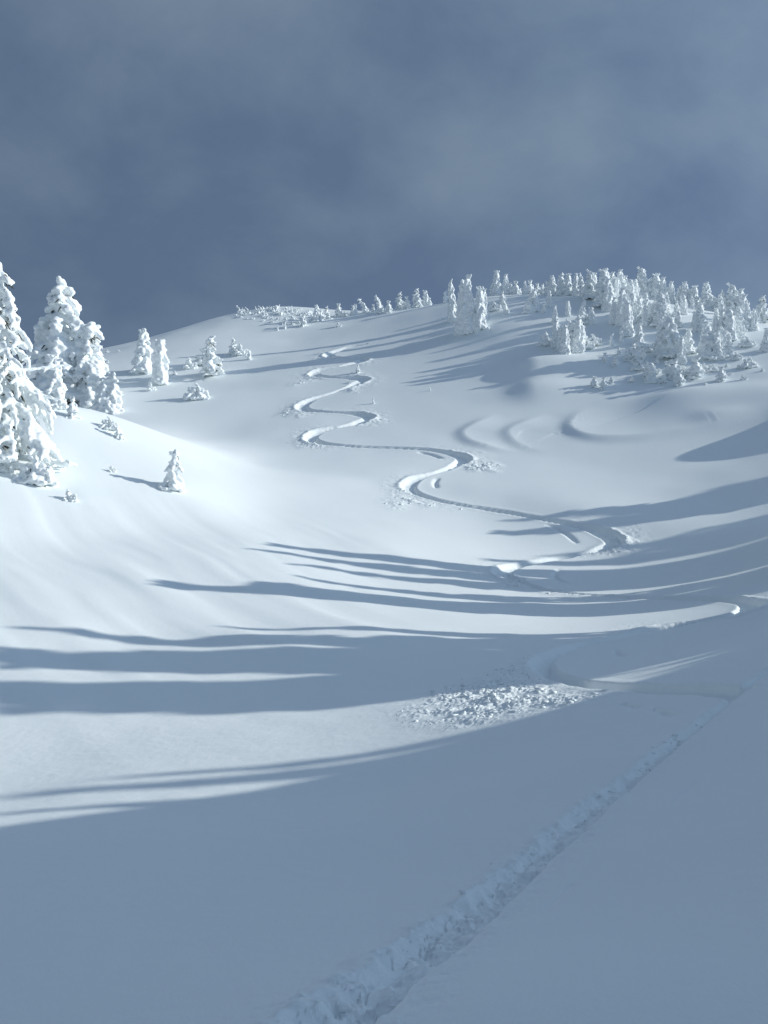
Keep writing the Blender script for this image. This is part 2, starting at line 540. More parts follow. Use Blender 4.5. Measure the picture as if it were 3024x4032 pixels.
def carve(x, y, z):
    """press the tracks and thrown snow into the surface; returns height and which track each point lies in"""
    part = np.zeros(len(x), np.int8)
    # fans of thrown snow
    for i, (poly, s, amp) in enumerate(FANS):
        size = np.sqrt(np.ptp(poly[:, 0]) * np.ptp(poly[:, 1]))
        m, w = poly_mask(x, y, poly, max(0.3, 0.34 * size))
        w = w * (0.35 + 1.3 * np.clip(vnoise(x[m] / (s * 4), y[m] / (s * 3), 60 + i) + .5, 0, 1))
        z[m] += w * amp * (0.25 + 1.2 * lumps(x[m], y[m], s, 40 + 3 * i))
    # the S-turn ski track
    d, sd, k, s = near_line(x, y, SKI_L, 3.2)
    m = np.where(d < 3.1)[0]
    dm, sm, km, xm, ym, rm = d[m], sd[m], k[m], x[m], y[m], np.hypot(x[m], y[m])
    c = np.clip(np.abs(km) * 2.6, 0, 1)
    outer = np.where(sm * km < 0, 1.0, 0.0)
    w = 0.25 + 0.30 * c + 0.06 * vnoise(xm / 0.6, ym / 0.6, 21)
    w = w * (1 + 0.3 * outer * c)
    dep = (0.19 + 0.12 * c) * (0.8 + 0.5 * (0.5 + vnoise(s[m] / 2.5, s[m] * 0, 22)))
    u = dm / w
    tr = 1 - sstep(0.55, 1.08, u)
    dz = -dep * tr * (1 - 0.45 * outer * np.clip(u, 0, 1) ** 2)
    dz += tr * (0.03 + .05 * c * outer) * lumps(xm, ym, 0.3, 23)
    berm = np.exp(-((dm - w - 0.10) / 0.2) ** 2)
    dz += berm * (0.015 + 0.09 * c * outer) * (0.5 + 1.1 * lumps(xm, ym, 0.3, 26))
    spray = outer * c * sstep(w * 0.9, w * 1.2, dm) * sstep(2.4, 0.2, dm - w)
    dz += spray * 0.085 * lumps(xm, ym, 0.22, 29)
    z[m] += dz
    part[m[(u < 0.98)]] = 1
    # the traverse coming past the camera
    d, sd, k, s = near_line(x, y, TRAV_L, 1.6)
    m = np.where(d < 1.5)[0]
    dm, sm, xm, ym = d[m], sd[m], x[m], y[m]
    left = np.where(sm > 0, 0.0, 1.0)         # 1 on the broken, downhill side
    wn = vnoise(xm / 0.45, ym / 0.45, 31) * 0.05 + left * (0.09 * vnoise(xm / 0.16, ym / 0.16, 32) + 0.05 * vnoise(xm / 0.06, ym / 0.06, 34))
    rough = sstep(13, 4, np.hypot(xm, ym))
    w = 0.125 + 0.075 * rough + wn * (0.35 + 0.65 * rough)
    u = dm / w
    tr = (1 - sstep(0.72, 1.03, u)) * (1 - left) + (1 - sstep(0.15, 1.2, u)) * left
    chunk = lumps(xm, ym, 0.2, 33)
    blocks = np.floor(4 * (0.5 + vnoise(xm / 0.16 + .4 * vnoise(xm / .05, ym / .05, 91), ym / 0.13 + .4 * vnoise(xm / .05 + 7, ym / .05, 92), 93))) / 4 - .35
    dz = -0.085 * tr + np.sqrt(tr) * (0.3 + 0.7 * rough) * (0.075 * (chunk - .25) + 0.05 * blocks)
    edge = np.exp(-((dm - w - 0.03) / 0.07) ** 2)
    dz += edge * (0.008 + 0.04 * left * rough) * (chunk - 0.05)
    crumbs = left * sstep(0.5, 0.0, dm - w) * sstep(0.0, 0.05, dm - w) * sstep(0.18, 0.42, vnoise(xm / 0.05, ym / 0.05, 37))
    dz += crumbs * 0.005 * rough
    slough = (1 - left) * sstep(0.0, .04, dm - w) * sstep(0.32, 0.05, dm - w)
    dz += slough * 0.016 * (lumps(xm, ym, 0.09, 39) - .35)
    z[m] += dz
    part[m[(u < 0.98)]] = 2
    # pole marks and thin grooves
    for ml in MARK_L:
        d, sd, k, s = near_line(x, y, ml, 0.6)
        m = np.where(d < 0.5)[0]
        if len(m):
            dist_ = float(np.hypot(*ml[0]))
            ww = (0.012 if dist_ < 10 else 0.03) + dist_ * 0.0022
            tt = s[m] / max(s[m].max(), .01)
            fade = sstep(0, .25, tt) * sstep(1, .75, tt)
            dp = 0.35 if dist_ < 10 else 0.9
            z[m] -= dp * ww * fade * np.exp(-(d[m] / ww) ** 2)
    return z, part


# ---------------------------------------------------------------- terrain mesh: one sheet, finer towards the viewer
FINE_A = 690
ang = np.concatenate([np.linspace(-180, -30, 36, endpoint=False), np.linspace(-30, -24.6, 9, endpoint=False),
                      np.linspace(-24.6, 24.6, FINE_A, endpoint=False), np.linspace(24.6, 36, 40, endpoint=False), np.linspace(36, 180, 60, endpoint=False)])
ang = np.radians(ang)
rad = np.concatenate([np.linspace(0.35, 2.2, 12, endpoint=False), np.geomspace(2.2, 36, 610, endpoint=False), np.arange(36, 114, 0.165), np.arange(114, 142, 0.4), np.geomspace(142, 520, 30)])
A, RR = np.meshgrid(ang, rad)
gx, gy = (RR * np.sin(A)).ravel(), (RR * np.cos(A)).ravel()
gz = soft_height(gx, gy)
gz, gpart = carve(gx, gy, gz)
na, nr = len(ang), len(rad)
ii, jj = np.meshgrid(np.arange(nr - 1), np.arange(na), indexing='ij')
j2 = (jj + 1) % na
quads = np.stack([ii * na + jj, ii * na + j2, (ii + 1) * na + j2, (ii + 1) * na + jj], -1).reshape(-1, 4)
V = np.stack([gx, gy, gz], 1)
# vertex normals of the whole sheet, so that the pieces of it shade as one
G = V.reshape(nr, na, 3)
da = np.roll(G, -1, 1) - np.roll(G, 1, 1)
dr = np.gradient(G, axis=0)
NRM = np.cross(da, dr).reshape(-1, 3)
NRM /= np.linalg.norm(NRM, axis=1)[:, None] + 1e-12
NRM[NRM[:, 2] < 0] *= -1
fpart = gpart[quads]
fsel = np.where((fpart == 1).sum(1) >= 3, 1, np.where((fpart == 2).sum(1) >= 3, 2, 0))


def sheet_piece(name, faces, mat):
    used = np.unique(faces)
    remap = np.full(len(V), -1, np.int64)
    remap[used] = np.arange(len(used))
    me = new_mesh(name, V[used], remap[faces], 4)
    me.normals_split_custom_set_from_vertices(NRM[used])
    o = link(name, me, None, mat)
    o['kind'] = 'structure'
    return o


ground = sheet_piece('snow_ground', quads[fsel == 0], M_SNOW)
ski_track = sheet_piece('ski_track', quads[fsel == 1], M_TRACK)
traverse_track = sheet_piece('traverse_track', quads[fsel == 2], M_TRACK)
# close the small hole under the camera
c0 = len(rad)
hub = np.vstack([V[:na], [[0, 0, V[:na, 2].mean()]]])
hf = np.stack([np.arange(na), (np.arange(na) + 1) % na, np.full(na, na)], -1)
tag(link('snow_underfoot', new_mesh('snow_underfoot', hub, hf[:, ::-1], 3), None, M_SNOW), kind='structure')

# ---------------------------------------------------------------- snow-caked trees
def icosphere(level):
    t = (1 + 5 ** .5) / 2
    v = [(-1, t, 0), (1, t, 0), (-1, -t, 0), (1, -t, 0), (0, -1, t), (0, 1, t), (0, -1, -t), (0, 1, -t), (t, 0, -1), (t, 0, 1), (-t, 0, -1), (-t, 0, 1)]
    f = [(0, 11, 5), (0, 5, 1), (0, 1, 7), (0, 7, 10), (0, 10, 11), (1, 5, 9), (5, 11, 4), (11, 10, 2), (10, 7, 6), (7, 1, 8),
         (3, 9, 4), (3, 4, 2), (3, 2, 6), (3, 6, 8), (3, 8, 9), (4, 9, 5), (2, 4, 11), (6, 2, 10), (8, 6, 7), (9, 8, 1)]
    v = [np.array(p) / np.linalg.norm(p) for p in v]
    for _ in range(level):
        mid = {}
        nf = []

        def m(a, b):
            k = (min(a, b), max(a, b))
            if k not in mid:
                p = v[a] + v[b]
                v.append(p / np.linalg.norm(p))
                mid[k] = len(v) - 1
            return mid[k]
        for a, b, c in f:
            ab, bc, ca = m(a, b), m(b, c), m(c, a)
            nf += [(a, ab, ca), (b, bc, ab), (c, ca, bc), (ab, bc, ca)]
        f = nf
    return np.array(v), np.array(f)


ICO = [icosphere(k) for k in range(3)]


class Blobs:
    def __init__(self):
        self.c, self.r, self.q = [], [], []

    def add(self, c, r):
        r = (r, r, r) if np.isscalar(r) else r
        self.c.append(np.array(c, float)); self.r.append(np.array(r, float))

    def chain(self, pts, r0, r1, rng, jit=0.25, flat=1.0):
        pts = np.array(pts)
        d = np.linalg.norm(np.diff(pts, axis=0), axis=1)
        s = np.concatenate([[0], np.cumsum(d)])
        Lg = s[-1]
        x = 0.0
        while x <= Lg:
            k = min(np.searchsorted(s, x, 'right') - 1, len(d) - 1)
            p = pts[k] + (pts[k + 1] - pts[k]) * ((x - s[k]) / max(d[k], 1e-6))
            r = (r0 + (r1 - r0) * x / max(Lg, 1e-6)) * rng.uniform(1 - jit, 1 + jit)
            self.add(p + rng.normal(0, r * 0.18, 3), (r * rng.uniform(.85, 1.15), r * rng.uniform(.85, 1.15), r * flat * rng.uniform(.8, 1.15)))
            x += r * 0.75

    def mesh(self, level, rng):
        v, f = ICO[level]
        n = len(self.c)
        Cc, Rr = np.array(self.c), np.array(self.r)
        VV = (v[None] * Rr[:, None] + Cc[:, None]).reshape(-1, 3)
        FF = (f[None] + (np.arange(n) * len(v))[:, None, None]).reshape(-1, 3)
        return VV, FF


def fuse(name, VV, FF, voxel, smooth_it=2, lump=0.0, seed=0):
    """melt overlapping lumps into one snow surface"""
    me = new_mesh(name + '_raw', VV, FF, 3)
    o = bpy.data.objects.new(name + '_raw', me)
    COL.objects.link(o)
    md = o.modifiers.new('r', 'REMESH')
    md.mode = 'VOXEL'
    md.voxel_size = voxel
    md.use_smooth_shade = True
    if smooth_it:
        sm = o.modifiers.new('s', 'SMOOTH')
        sm.factor = 0.5
        sm.iterations = smooth_it
    dg = bpy.context.evaluated_depsgraph_get()
    ev = o.evaluated_get(dg)
    out = bpy.data.meshes.new_from_object(ev)
    out.name = name
    bpy.data.objects.remove(o)
    bpy.data.meshes.remove(me)
    if lump:
        n = len(out.vertices)
        co = np.empty(n * 3, np.float32); out.vertices.foreach_get('co', co)
        no = np.empty(n * 3, np.float32); out.vertices.foreach_get('normal', no)
        co = co.reshape(-1, 3); no = no.reshape(-1, 3)
        s = voxel * 4
        k = vnoise(co[:, 0] / s + co[:, 2] / s * 0.7, co[:, 1] / s - co[:, 2] / s * 0.8, seed) + vnoise(co[:, 0] / s * 2 + 9, co[:, 2] / s * 2 + co[:, 1] / s * 1.3, seed + 1) * 0.5
        co += no * (k * lump)[:, None]
        out.vertices.foreach_set('co', co.ravel())
        out.update()
    out.polygons.foreach_set('use_smooth', np.ones(len(out.polygons), bool))
    return out


def tube(pts, r0, r1, n=7):
    pts = np.array(pts, float)
    V_, F_ = [], []
    m = len(pts)
    for i, p in enumerate(pts):
        r = r0 + (r1 - r0) * i / (m - 1)
        t = pts[min(i + 1, m - 1)] - pts[max(i - 1, 0)]
        t /= np.linalg.norm(t) + 1e-9
        a = np.cross(t, [0.3, 1, 0.1]); a /= np.linalg.norm(a) + 1e-9
        b = np.cross(t, a)
        for k in range(n):
            an = 2 * math.pi * k / n
            V_.append(p + r * (a * math.cos(an) + b * math.sin(an)))
    for i in range(m - 1):
        for k in range(n):
            k2 = (k + 1) % n
            F_.append((i * n + k, i * n + k2, (i + 1) * n + k2, (i + 1) * n + k))
    return np.array(V_), np.array(F_)


def make_tree(name, seed, H, Rd, levels, per, droop=0.55, lean=(0, 0), bend=(0, 0), rb=0.2, voxel=0.09, foot=0.06, power=0.8,
              knobs=3, stems=((0, 0, 1.0),), hang=0.35, needles=260, arms=0, gap=0.0, level=1, needle_in=(0.1, 0.85), kn=0.9, melt=1):
    """returns meshes (trunk, crown, foliage) of one conifer plastered with snow and rime; base at the origin"""
    rng = np.random.default_rng(seed)
    B = Blobs()
    tv, tf, off = [], [], 0
    nv, nf = [], []
    for sx, sy, sh in stems:
        h = H * sh

        def ax(z):
            q = z / h
            return np.array([sx + lean[0] * q + bend[0] * q * q, sy + lean[1] * q + bend[1] * q * q, z])
        zz = np.linspace(-0.4, h * 0.96, 12)
        a, b = tube([ax(z) for z in zz], 0.035 * h ** 0.8 + .03, 0.03, 7)
        tv.append(a); tf.append(b + off); off += len(a)
        # leader and the core of packed snow
        B.chain([ax(z) for z in np.linspace(h * 0.62, h * 0.985, 6)], rb * 1.15, rb * 0.62, rng)
        if gap < 0.5:
            B.chain([ax(z) for z in np.linspace(h * max(foot, .12), h * 0.66, 8)], rb * 1.3, rb * 1.2, rng)
        for k in range(knobs):
            an = rng.uniform(0, 6.28)
            top = ax(h * rng.uniform(0.86, 0.97))
            dv = np.array([math.cos(an), math.sin(an), rng.uniform(0.1, 1.1)])
            B.chain([top, top + dv * rb * rng.uniform(1.2, 2.1)], rb * 0.55, rb * 0.62, rng, .15)
        for lv in range(levels):
            q = foot + (0.93 - foot) * (lv + rng.uniform(-.25, .25)) / max(levels - 1, 1)
            q = min(max(q, foot), 0.95)
            nb = max(3, int(round(per * (1 - 0.45 * q) * rng.uniform(.8, 1.2))))
            a0 = rng.uniform(0, 6.28)
            for k in range(nb):
                if rng.random() < gap * 0.5:
                    continue
                an = a0 + 2 * math.pi * k / nb + rng.normal(0, .22)
                Lb = Rd * sh * (1 - q) ** power * rng.uniform(.62, 1.18) + rb * 0.5
                z0 = q * h
                dx = np.array([math.cos(an), math.sin(an), 0.0])
                dr_ = droop * rng.uniform(.7, 1.35)
                pts = [ax(z0) + dx * Lb * t + np.array([0, 0, Lb * (0.12 * t - dr_ * t * t)]) for t in (0.0, .25, .5, .75, 1.0)]
                pts = [np.array([p[0], p[1], max(p[2], 0.05 * rb)]) for p in pts]
                r = rb * rng.uniform(.7, 1.15) * (1.0 - 0.35 * q)
                B.chain(pts[1 if gap > .3 else 0:], r * .75, r * 1.0, rng, .25, 0.9)
                # side twigs, hanging fingers of rime
                sdv = np.array([-dx[1], dx[0], 0])
                for t_i, t in ((2, .5), (3, .75), (4, 1.0)):
                    for sgn in (-1, 1):
                        if rng.random() < 0.62:
                            ln = Lb * rng.uniform(.16, .34)
                            p = pts[t_i]
                            e2 = p + sdv * sgn * ln + dx * ln * .5 + np.array([0, 0, -ln * rng.uniform(.5, 1.1)])
                            e2[2] = max(e2[2], 0.0)
                            B.chain([p, (p + e2) / 2 + [0, 0, ln * .12], e2], r * .72, r * .55, rng)
                    if rng.random() < 0.75:
                        p = pts[t_i]
                        ln = hang * rng.uniform(.5, 1.3) * Lb
                        e2 = p + dx * ln * .18 + np.array([0, 0, -ln])
                        e2[2] = max(e2[2], 0.0)
                        B.chain([p, e2], r * .75, r * .42, rng)
                # dark sprigs under the bough
                if needles:
                    for _ in range(max(1, needles // (levels * per))):
                        t = rng.uniform(*needle_in)
                        k_ = min(int(t * 4), 3)
                        p = pts[k_] + (pts[k_ + 1] - pts[k_]) * (t * 4 - k_) + rng.normal(0, rb * .35, 3) - np.array([0, 0, rb * rng.uniform(.2, .9)])
                        ln = rb * rng.uniform(.7, 1.5)
                        d1 = dx * rng.uniform(.2, .9) + np.array([0, 0, -rng.uniform(.3, 1)]) + rng.normal(0, .3, 3)
                        d2 = np.cross(d1, rng.normal(0, 1, 3)); d2 /= np.linalg.norm(d2) + 1e-9
                        i0 = len(nv)
                        nv.extend([p - d2 * ln * .16, p + d2 * ln * .16, p + d1 * ln + d2 * ln * .06, p + d1 * ln - d2 * ln * .06])
                        nf.append((i0, i0 + 1, i0 + 2, i0 + 3))
        for k in range(arms):   # bare rimed arms sticking out
            an = rng.uniform(0, 6.28)
            z0 = h * rng.uniform(.35, .8)
            ln = Rd * sh * rng.uniform(.6, 1.1)
            dv = np.array([math.cos(an), math.sin(an), rng.uniform(-.35, .35)])
            p0 = ax(z0)
            e2 = p0 + dv * ln
            B.chain([p0, e2], rb * .5, rb * .36, rng, .15)
            for _ in range(3):
                m2 = p0 + dv * ln * rng.uniform(.5, .9)
                B.chain([m2, m2 + rng.normal(0, .5, 3) * ln * .3], rb * .36, rb * .28, rng, .15)
    nb0 = len(B.c)
    for k in rng.integers(0, nb0, int(nb0 * kn)):       # cauliflower knobs of rime
        dv = rng.normal(0, 1, 3)
        dv /= np.linalg.norm(dv)
        dv[2] = abs(dv[2]) * .8
        B.add(B.c[k] + dv * B.r[k] * 0.9, B.r[k].mean() * rng.uniform(.35, .55))
    VV, FF = B.mesh(level, rng)
    crown = fuse(name + '_crown', VV, FF, voxel, melt, voxel * 0.5, seed)
    trunk = new_mesh(name + '_trunk', np.vstack(tv), np.vstack(tf), 4)
    fol = new_mesh(name + '_needles', np.array(nv), np.array(nf), 4, False) if nf else None
    crown.materials.append(M_RIME); trunk.materials.append(M_BARK)
    if fol:
        fol.materials.append(M_NEEDLE)
    zmax = max(v.co.z for v in crown.vertices)
    return {'trunk': trunk, 'crown': crown, 'needles': fol, 'H': zmax}


PROTO = {}
PROTO['spire'] = make_tree('spire', 1, 6.0, 0.85, 12, 6, droop=1.0, rb=0.297, power=.5, hang=.5, kn=.6, melt=2, needles=120, knobs=2)
PROTO['spire_b'] = make_tree('spire_b', 2, 6.0, 0.75, 12, 6, droop=1.1, rb=0.279, power=.45, lean=(-.3, 0), bend=(-.25, 0), hang=.6, kn=.6, melt=2, needles=120, knobs=3)
PROTO['cone'] = make_tree('cone', 3, 5.4, 1.2, 10, 7, droop=.8, rb=0.324, power=.65, kn=.6, melt=2, needles=120, knobs=3)
PROTO['cone_b'] = make_tree('cone_b', 4, 5.4, 1.1, 10, 7, droop=.9, rb=0.315, power=.55, lean=(.25, .1), kn=.6, melt=2, needles=120, knobs=4)
PROTO['twin'] = make_tree('twin', 5, 5.0, 0.95, 9, 6, droop=.9, rb=0.297, power=.55, stems=((-.5, 0, .86), (.5, .1, 1.0)), kn=.6, melt=2, needles=120, knobs=2)
PROTO['clump'] = make_tree('clump', 6, 5.2, 1.05, 8, 6, droop=.9, rb=0.306, power=.5, stems=((-.95, .1, .8), (0, 0, 1.0), (.9, -.1, .88)), kn=.6, melt=2, needles=120, knobs=2)
PROTO['leaner'] = make_tree('leaner', 7, 4.0, 0.85, 8, 6, droop=.8, rb=0.297, power=.55, lean=(.5, .1), bend=(.75, 0), kn=.6, melt=2, needles=120, knobs=2)
PROTO['column'] = make_tree('column', 8, 4.0, 0.62, 9, 6, droop=.8, rb=0.270, power=.3, kn=.6, melt=2, needles=120, knobs=2, hang=.5)
PROTO['heavy'] = make_tree('heavy', 9, 6.2, 1.6, 10, 8, droop=.75, rb=0.360, power=.45, foot=.10, kn=.6, melt=2, needles=300, knobs=4, gap=.1)
PROTO['forked'] = make_tree('forked', 10, 3.1, 0.85, 6, 6, droop=.6, rb=.19, voxel=.07, power=.55, knobs=5, arms=5, lean=(-.25, 0))
PROTO['young'] = make_tree('young', 11, 2.3, 0.62, 6, 6, droop=.7, rb=.2, voxel=.065, power=.6, knobs=2, needles=90)
PROTO['stub'] = make_tree('stub', 12, 1.5, 0.22, 4, 4, droop=.6, rb=.15, voxel=.06, power=.4, knobs=1, needles=0)
PROTO['bent'] = make_tree('bent', 13, 2.5, 0.5, 6, 5, droop=.6, rb=.19, voxel=.065, power=.5, lean=(.2, 0), bend=(1.1, 0), knobs=2, needles=60)
PROTO['bush'] = make_tree('bush', 14, 1.2, 0.9, 3, 6, droop=.45, rb=.2, voxel=.065, power=.4, knobs=3, stems=((-.5, 0, .8), (.1, .1, 1.0), (.6, -.1, .7)), needles=90)
PROTO['bush_b'] = make_tree('bush_b', 15, 1.0, 0.7, 3, 6, droop=.3, rb=.17, voxel=.06, power=.3, knobs=4, arms=3, stems=((-.25, 0, 1.0), (.35, .1, .7)), needles=90)
PROTO['fir'] = make_tree('fir', 16, 7.5, 1.6, 12, 7, droop=.7, rb=.25, voxel=.11, power=.8, knobs=2)
PROTO['sapling'] = make_tree('sapling', 17, 2.0, 0.55, 6, 6, droop=.75, rb=.15, voxel=.045, power=.75, knobs=1, needles=80, lean=(.15, 0), bend=(.12, 0))


def put_tree(kind, pos, height, rot, name, label, cat, group=None, widen=1.0, parts=True):
    P = PROTO[kind]
    s = height / P['H']
    root = bpy.data.objects.new(name, None)
    COL.objects.link(root)
    root.location = pos
    root.rotation_euler = (0, 0, rot)
    root.scale = (s * widen, s * widen, s)
    root.empty_display_size = 0.3
    for k in ('trunk', 'crown', 'needles'):
        if P[k] is not None:
            link(k, P[k], root)
    tag(root, label, cat, group)
    return root


def stand(X, Ybase, Ytop, back=2.0):
    """foot of a plant at a photo pixel and its height there"""
    p, ok = hit(X, Ybase, back)
    rt = ray(X, Ytop)
    zt = rt[2] * (p[1] / rt[1])
    return p, max(zt - p[2], 0.25)


# trees of the right bank that throw the long shadows across the hollow (tip of each shadow on the snow)
TIPS = [(1053, 2137, 6), (949, 2155, 7), (1135, 2214, 6), (1139, 2268, 6), (579, 2285, 8), (940, 2296, 6), (823, 2468, 7),
        (100, 2472, 8), (-140, 2545, 8), (-160, 2575, 8), (-220, 2690, 8), (-200, 2715, 8), (-200, 2740, 8), (-200, 2765, 8), (-200, 2790, 8), (298, 3076, 6), (-20, 3148, 7),
        (400, 2560, 8), (700, 2620, 8), (500, 2690, 8), (900, 2700, 8), (-60, 3215, 5),
        (1968, 2055, 6), (1923, 2099, 6), (2648, 2108, 5), (2250, 2035, 7), (2420, 2020, 7), (2700, 1960, 7), (2990, 2090, 5),
        (1500, 2240, 7), (1700, 2215, 7), (1900, 2200, 7), (2150, 2185, 8), (2450, 2180, 8), (2750, 2150, 8),         (2200, 2250, 7), (2500, 2240, 7), (2000, 2560, 7), (1600, 2590, 7), (2715, 2575, 2.5), (2715, 2592, 2.5), (2720, 2608, 2.5), (2735, 2625, 2.5)]
fir_rng = random.Random(5)
for X, Y, h in TIPS:
    p, ok = hit(X, Y)
    S = np.array(SUN)
    t = np.arange(2, 110, 0.25)
    Q = p[None] + S[None] * t[:, None]
    g = Q[:, 2] - base_height(Q[:, 0], Q[:, 1])
    inv = Q[:, 0] > 0.44 * Q[:, 1] + 4.4            # outside the picture on the right
    okk = np.where(inv & (Q[:, 0] > 14))[0]
    k = okk[np.argmin(np.abs(g[okk] - h))]
    hh = max(g[k], 1.0)
    base = Q[k] - np.array([0, 0, g[k]])
    put_tree('heavy' if h == 2.5 else fir_rng.choice(['fir', 'fir', 'spire', 'cone']), base - np.array([0, 0, .1]), hh + .1, fir_rng.uniform(0, 6.28), 'conifer_tree',
             'snow-laden conifer on the shaded bank right of the picture, its shadow crossing the hollow', 'tree', 'conifers on the right bank', widen=0.6 if Y > 3000 or (X < 1200 and Y < 2480 and X > 200) else 0.75 if (X < 2000 and 2190 < Y < 2250) else 3.6 if h == 2.5 else 1.0)
    print('caster', X, Y, 'h %.1f' % hh, 'at', np.round(base, 1))

# ---------------------------------------------------------------- the trees one sees
tree_rng = random.Random(11)


def grow(kind, X, Yb, Yt, label, name='snow_covered_tree', cat='tree', group=None, rot=None, widen=1.0, back=2.0, sink=0.12):
    p, h = stand(X, Yb, Yt, back)
    rot = tree_rng.uniform(-.5, .5) if rot is None else rot
    return put_tree(kind, (p[0], p[1], p[2] - sink * min(1, h / 2)), h + sink * min(1, h / 2), rot, name, label, cat, group, widen)


SH = dict(name='snow_covered_shrub', cat='shrub')
G_SKY = dict(group='snow-caked trees crowding the hilltop')
G_FRONT = dict(group='small snow-capped trees at the foot of the wood')

PROTO['great'] = make_tree('great', 21, 10.3, 3.1, 16, 9, droop=.78, rb=.22, voxel=.068, power=.72, foot=.10, hang=.4, knobs=3, arms=6, gap=.32, needles=2600, level=1, needle_in=(.0, .95))
PROTO['second'] = make_tree('second', 22, 7.4, 1.7, 13, 7, droop=.85, rb=.25, voxel=.066, power=.55, hang=.42, knobs=6, needles=700, stems=((0, 0, 1.0), (-.35, -.5, .52)))
PROTO['third'] = make_tree('third', 23, 5.2, 1.0, 10, 7, droop=.85, rb=.23, voxel=.055, power=.4, hang=.4, knobs=5, needles=400, lean=(.1, 0), bend=(.1, 0))

zn = (0, 1000, 0.4296)
zB = (1700, 1020, 0.42194)
zC = (2300, 1020, 0.4364)
z1 = (0, 950, 0.5425)


def zg(z, kind, x, yb, yt, label, **kw):
    if z in (zB, zC, z3) and 'widen' not in kw and kind != 'stub':
        kw['widen'] = 1.1
    return grow(kind, z[0] + x * z[2], z[1] + yb * z[2], z[1] + yt * z[2], label, **kw)


# left bank
zg(zn, 'great', -30, 1900, 45, 'huge drooping snow-plastered conifer with brown bark showing, cut by the left picture edge', rot=.3, sink=.2)
zg(zn, 'second', 560, 1335, 225, 'tall rime-covered conifer with a knobbly forked tip, second from the left edge', rot=0.6, widen=1.25)
zg(zn, 'third', 780, 1345, 600, 'rime-covered conifer leaning against the tall one, with a lumpy crest', rot=0.2, widen=1.3)
zg(zn, 'column', 850, 1395, 985, 'rounded lump of snow-caked tree at the right foot of the tall left conifers', rot=1.0, widen=1.3)
zg(zn, 'twin', 985, 1455, 1075, 'two-stemmed snowy conifer on the crest of the left bank, one tip nodding right', rot=.1, widen=1.1)
zg(zn, 'cone', 500, 1400, 930, 'stout snow-caked conifer standing before the tall second one on the left', rot=2.0)
zg(zn, 'young', 665, 1495, 1305, 'little snowy conifer on the open snow below the tall left conifers')
zg(zn, 'young', 560, 1420, 1270, 'little snow lump of a conifer tucked beside the tall left trees', widen=1.4)
zg(zn, 'bush', 1000, 1600, 1490, 'white snow-caked shrub below the two-stemmed conifer on the left bank', **SH)
zg(zn, 'bent', 1100, 1690, 1530, 'small bowed sapling with a shaded side below the two-stemmed conifer', rot=3.0)
zg(zn, 'bush', 310, 2090, 1850, 'snow-loaded low bough clump at the foot of the huge left conifer', widen=1.0, **SH)
zg(zn, 'bush_b', 80, 1990, 1830, 'round snow ball of a shrub under the huge left conifer', widen=1.0, **SH)
zg(z1, 'sapling', 1235, 1792, 1508, 'lone small snowy sapling tapering upward on the open left bank', rot=.3, widen=1.05)
zg(z1, 'bush_b', 815, 1672, 1628, 'half-buried snowy twig poking out between the huge conifer and the lone sapling', **SH)
zg(z1, 'bush_b', 510, 1880, 1800, 'snow-dusted shrub tip poking out near the left picture edge, lowest on the bank', **SH)

# left hill behind the spur
zg(z1, 'cone', 1040, 950, 628, 'dark-sided bushy conifer on the far left hill, left of a slim column', widen=1.05)
zg(z1, 'column', 1160, 1032, 703, 'slim snow column of a conifer on the far left hill')
zg(z1, 'forked', 1545, 972, 685, 'ragged forked snowy conifer on the left hill, standing by itself', widen=1.2)
zg(z1, 'bush', 1475, 893, 785, 'snowy shrub tucked behind the ragged forked conifer', **SH)
zg(z1, 'bush_b', 1385, 922, 845, 'spiky snowy shrub left of the ragged forked conifer', **SH)
zg(z1, 'stub', 1225, 882, 850, 'tiny snow post right of the slim column conifer')
zg(z1, 'bush', 1430, 1142, 1030, 'round snowy shrub alone on the open slope, nearest below the left hill', **SH)
zg(z1, 'bush_b', 1100, 1082, 1030, 'low snowy shrub in front of the slim column conifer', **SH)
zg(z1, 'bush_b', 870, 1115, 1075, 'low snowy shrub beside the two-stemmed conifer', **SH)
zg(z1, 'bush_b', 1270, 968, 940, 'tiny snow clump right of the slim column conifer', **SH)
zg(z1, 'bush_b', 700, 782, 748, 'snowy tuft on the far left skyline beside a tiny post', **SH)
zg(z1, 'stub', 740, 785, 755, 'tiny snow post on the far left skyline')
zg(z1, 'bush_b', 780, 806, 786, 'tiny snow clump below the far left skyline', **SH)
zg(z1, 'bush_b', 860, 800, 783, 'tiny snow clump on the left skyline, right of its neighbour', **SH)
zg(z1, 'bush_b', 770, 880, 850, 'low snow clump right of the tall left conifers on the hill', **SH)
zg(z3, 'forked', 25, 488, 382, 'leaning snowy shrub with antler-like tips on the middle left slope', rot=2.5)
zg(z3, 'bush_b', 85, 492, 425, 'twiggy snowy shrub with a long bare branch, right of the antlered one', **SH)
zg(z3, 'stub', 135, 524, 458, 'short snow post with a flat cap below the antlered shrub', rot=1, widen=1.3)
